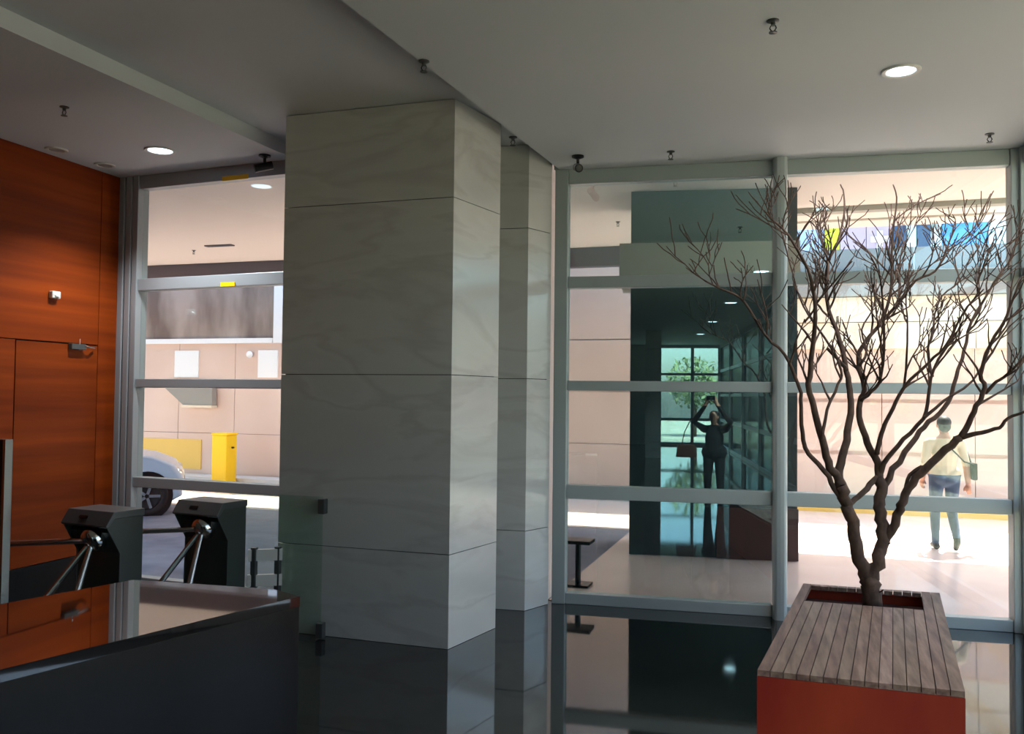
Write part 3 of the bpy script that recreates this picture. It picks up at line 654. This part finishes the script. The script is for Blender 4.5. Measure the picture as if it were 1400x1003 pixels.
def hand(spec, wrist, d, side, curl=.5, r=.0095):
    """Palm and five fingers; d: direction of the fingers, side: direction of the thumb."""
    d = V(d).normalized(); s = (V(side) - d * V(side).dot(d)).normalized(); nrm = d.cross(s)
    w = V(wrist); spec['limbs'].append(([w, w + d * .085], [.026, .034]))
    spec['balls'].append((tuple(w + d * .06), .036))
    for k, (o, ln) in enumerate(((.030, .070), (.010, .082), (-.011, .076), (-.031, .058))):
        a = w + d * .08 + s * o
        b = a + d * ln * .5 + nrm * ln * .22 * curl; c = b + d * ln * .38 * (1 - .4 * curl) + nrm * ln * .45 * curl
        spec['limbs'].append(([a, b, c], [r, r * .95, r * .8]))
    a = w + d * .03 + s * .03; b = a + d * .035 + s * .030; c = b + d * .035 + s * .008 + nrm * .01 * curl
    spec['limbs'].append(([a, b, c], [.0125, .0115, .0095]))
def head(spec, c, fwd=V((0, 1, 0)), R_=1.0):
    c = V(c); f = V(fwd).normalized(); side = f.cross(V((0, 0, 1)))
    spec['balls'] += [(tuple(c + V((0, 0, .03))), (.079, .095, .092)), (tuple(c + f * .012 + V((0, 0, -.045))), (.062, .075, .072)), (tuple(c + f * .09 + V((0, 0, -.02))), (.014, .020, .022)),
                      (tuple(c + f * .045 + V((0, 0, -.10))), (.034, .032, .024)), (tuple(c + side * .082), (.012, .020, .032)), (tuple(c - side * .082), (.012, .020, .032)),
                      (tuple(c + f * .079 + V((0, 0, -.062))), (.024, .012, .008)), (tuple(c + f * .074 + side * .03 + V((0, 0, .012))), (.014, .012, .008)), (tuple(c + f * .074 - side * .03 + V((0, 0, .012))), (.014, .012, .008))]
def hair_cap(name, parent, c, fwd, material, long=False):
    f = V(fwd).normalized(); m = MB(); c = V(c)
    m.ball(c + V((0, 0, .045)) - f * .018, (.089, .098, .086), seg=20)
    m.ball(c - f * .055 + V((0, 0, -.01 if not long else -.05)), (.078, .052, .08 if not long else .14), seg=16)
    return m.build(name, material, parent, smooth=True)

# person walking away outside (local +y is forward)
sp = {'limbs': [
    ([V((0, 0, .96)), V((0, .01, 1.10)), V((0, .0, 1.25)), V((0, -.01, 1.38))], [.150, .145, .158, .135]),
    ([V((-.07, 0, .98)), V((.07, 0, .98))], [.135, .135]),
    ([V((-.17, -.01, 1.40)), V((.17, -.01, 1.40))], [.068, .068]),
    ([V((0, -.01, 1.42)), V((0, .01, 1.53))], [.062, .055]),
    ([V((-.095, 0, .93)), V((-.105, .06, .50)), V((-.105, .03, .10))], [.098, .066, .047]),
    ([V((-.105, .0, .06)), V((-.11, .15, .045))], [.047, .038]),
    ([V((.095, 0, .93)), V((.10, .07, .50)), V((.10, -.20, .17))], [.098, .066, .047]),
    ([V((.10, -.215, .14)), V((.105, -.12, .045))], [.045, .036]),
    ([V((-.20, -.01, 1.39)), V((-.25, -.03, 1.13)), V((-.245, .10, .92))], [.060, .047, .034]),
    ([V((.20, -.01, 1.39)), V((.26, .0, 1.12)), V((.27, -.06, .88))], [.060, .047, .034])],
    'balls': [((-.06, -.06, .96), .10), ((.06, -.06, .96), .10), ((-.105, -.03, .045), .042)]}
head(sp, (0, .03, 1.62)); hand(sp, (-.245, .10, .92), (0, .25, -1), (.6, .6, 0)); hand(sp, (.27, -.06, .88), (0, -.1, -1), (-.6, .6, 0))
def man_col(c):
    if c.z < .085 or (c.y < -.10 and c.z < .19 and c.x > 0): return 3
    if abs(c.x) < .215 and c.z < .985: return 2
    if c.z < .955 + 0: return 0
    if c.z > 1.455: return 0
    if abs(c.x) > .19 and c.z < 1.10: return 0
    return 1
man = figure('person', (1.95, 12.72, -.004), R(4), sp, man_col, ['skin', 'beige_shirt', 'denim', 'shoe'])
tag(man, 'person in beige shirt and blue jeans walking away outside', 'person')
hair_cap('hair', man, (0, .03, 1.62), (0, 1, 0), 'hair')
# shoulder bag carried by the walking person
wb = empty('shoulder_bag', (1.95, 12.72, 0), R(4), label='small dark bag hanging at the walking person\'s side', cat='bag')
MB().box((.31, -.12, .92), (.37, .10, 1.14)).build('pouch', 'black_cloth', wb, bevel=.015)
MB().tube([(.34, .08, 1.13), (.25, .06, 1.40), (.12, .02, 1.475), (.02, -.13, 1.36), (.20, -.16, 1.16), (.33, -.11, 1.12)], .010, 6).build('strap', 'black_cloth', wb)

# person behind the camera, mirrored in the glass front; holds a phone overhead
sp = {'limbs': [
    ([V((0, 0, .94)), V((0, .0, 1.08)), V((0, .0, 1.22)), V((0, -.01, 1.34))], [.178, .165, .172, .135]),
    ([V((-.09, 0, .93)), V((.09, 0, .93))], [.155, .155]),
    ([V((-.18, -.01, 1.36)), V((.18, -.01, 1.36))], [.075, .075]),
    ([V((0, -.01, 1.38)), V((0, .01, 1.49))], [.055, .050]),
    ([V((-.10, 0, .91)), V((-.115, .03, .49)), V((-.12, .0, .09))], [.112, .080, .058]),
    ([V((-.105, -.02, .055)), V((-.12, .14, .045))], [.045, .036]),
    ([V((.10, 0, .91)), V((.115, .03, .49)), V((.12, .0, .09))], [.112, .080, .058]),
    ([V((.105, -.02, .055)), V((.12, .14, .045))], [.045, .036]),
    ([V((-.21, -.01, 1.37)), V((-.34, .18, 1.50)), V((-.10, .24, 1.83))], [.072, .060, .038]),
    ([V((.21, -.01, 1.37)), V((.34, .18, 1.50)), V((.10, .24, 1.83))], [.072, .060, .038])],
    'balls': [((-.06, -.05, .95), .10), ((.06, -.05, .95), .10)]}
head(sp, (0, .03, 1.58)); hand(sp, (-.10, .24, 1.83), (.30, .15, 1), (1, 0, -.2), .6); hand(sp, (.10, .24, 1.83), (-.30, .15, 1), (-1, 0, -.2), -.6)
def ph_col(c):
    if c.z > 1.80: return 0
    if c.z < .085: return 3
    if c.z < .95: return 2
    if c.z > 1.44 and abs(c.x) < .13 and c.y < .18: return 0
    return 1
PX, PY, PR_ = .06, -.37, R(17.5)
ph = figure('person', (PX, PY, 0), PR_, sp, ph_col, ['skin', 'black_cloth', 'black_cloth', 'shoe'])
tag(ph, 'person in black clothes holding a phone overhead, mirrored in the glass', 'person')
hair_cap('hair', ph, (0, .03, 1.58), (0, 1, 0), 'hair', True)
pn = empty('phone', (PX, PY, 0), PR_, label='dark phone held overhead by the person in black', cat='phone')
MB().box((-.078, .30, 1.905), (.078, .308, 1.985)).build('body', 'black', pn, bevel=.003)
MB().box((-.074, .2985, 1.908), (.074, .2998, 1.982)).build('screen', 'car_glass', pn)
bg = empty('handbag', (PX, PY, 0), PR_, label='brown leather handbag on the arm of the person in black', cat='bag')
MB().prism([(-.20, .82), (.18, .82), (.15, 1.06), (-.17, 1.06)], -.07, .07, Matrix.Translation((-.50, .08, 0)) @ Matrix(((1, 0, 0, 0), (0, 0, 1, 0), (0, 1, 0, 0), (0, 0, 0, 1)))).build('body', 'brown_leather', bg, bevel=.02)
MB().tube([(-.60, .08, 1.05), (-.54, .10, 1.30), (-.40, .13, 1.56), (-.37, .17, 1.56), (-.39, .14, 1.30), (-.40, .08, 1.05)], .010, 6).build('handle', 'brown_leather', bg)

# ---------------------------------------------------------------- garden trees behind the glazed walls
def garden_tree(loc, h, r, label, seed):
    rn = random.Random(seed)
    e = empty('garden_tree', loc, label=label, cat='tree', group='garden trees behind the lobby glass')
    MB().tube([(0, 0, 0), (.05, .03, h * .3), (-.03, .05, h * .62)], [.14, .11, .07], 8).build('trunk', 'bark', e, smooth=True)
    m = MB()
    for _ in range(900):
        a = rn.uniform(0, 2 * math.pi); u = rn.uniform(-1, 1); q = r * rn.random() ** .4; s = math.sqrt(1 - u * u)
        c = V((q * s * math.cos(a), q * s * math.sin(a), h * .68 + q * u * .9)); k = rn.uniform(.10, .2)
        n1 = V((rn.uniform(-1, 1), rn.uniform(-1, 1), rn.uniform(-1, 1))).normalized(); n2 = n1.cross(V((.3, .5, .8))).normalized()
        m.bm.faces.new([m.bm.verts.new(c + n1 * k), m.bm.verts.new(c + n2 * k * .5), m.bm.verts.new(c - n1 * k), m.bm.verts.new(c - n2 * k * .5)])
    m.build('foliage', 'leaf', e)
garden_tree((-1.9, -25, -.03), 3.4, 1.3, 'green garden tree behind the far end glass', 1)
garden_tree((1.4, -29, -.03), 4.0, 1.5, 'taller green garden tree behind the far end glass', 2)
garden_tree((6.0, -12, -.02), 3.6, 1.4, 'green garden tree beyond the glazed side wall, further back', 3)
garden_tree((6.5, -3, -.02), 3.6, 1.3, 'green garden tree beyond the glazed side wall, beside the camera', 4)
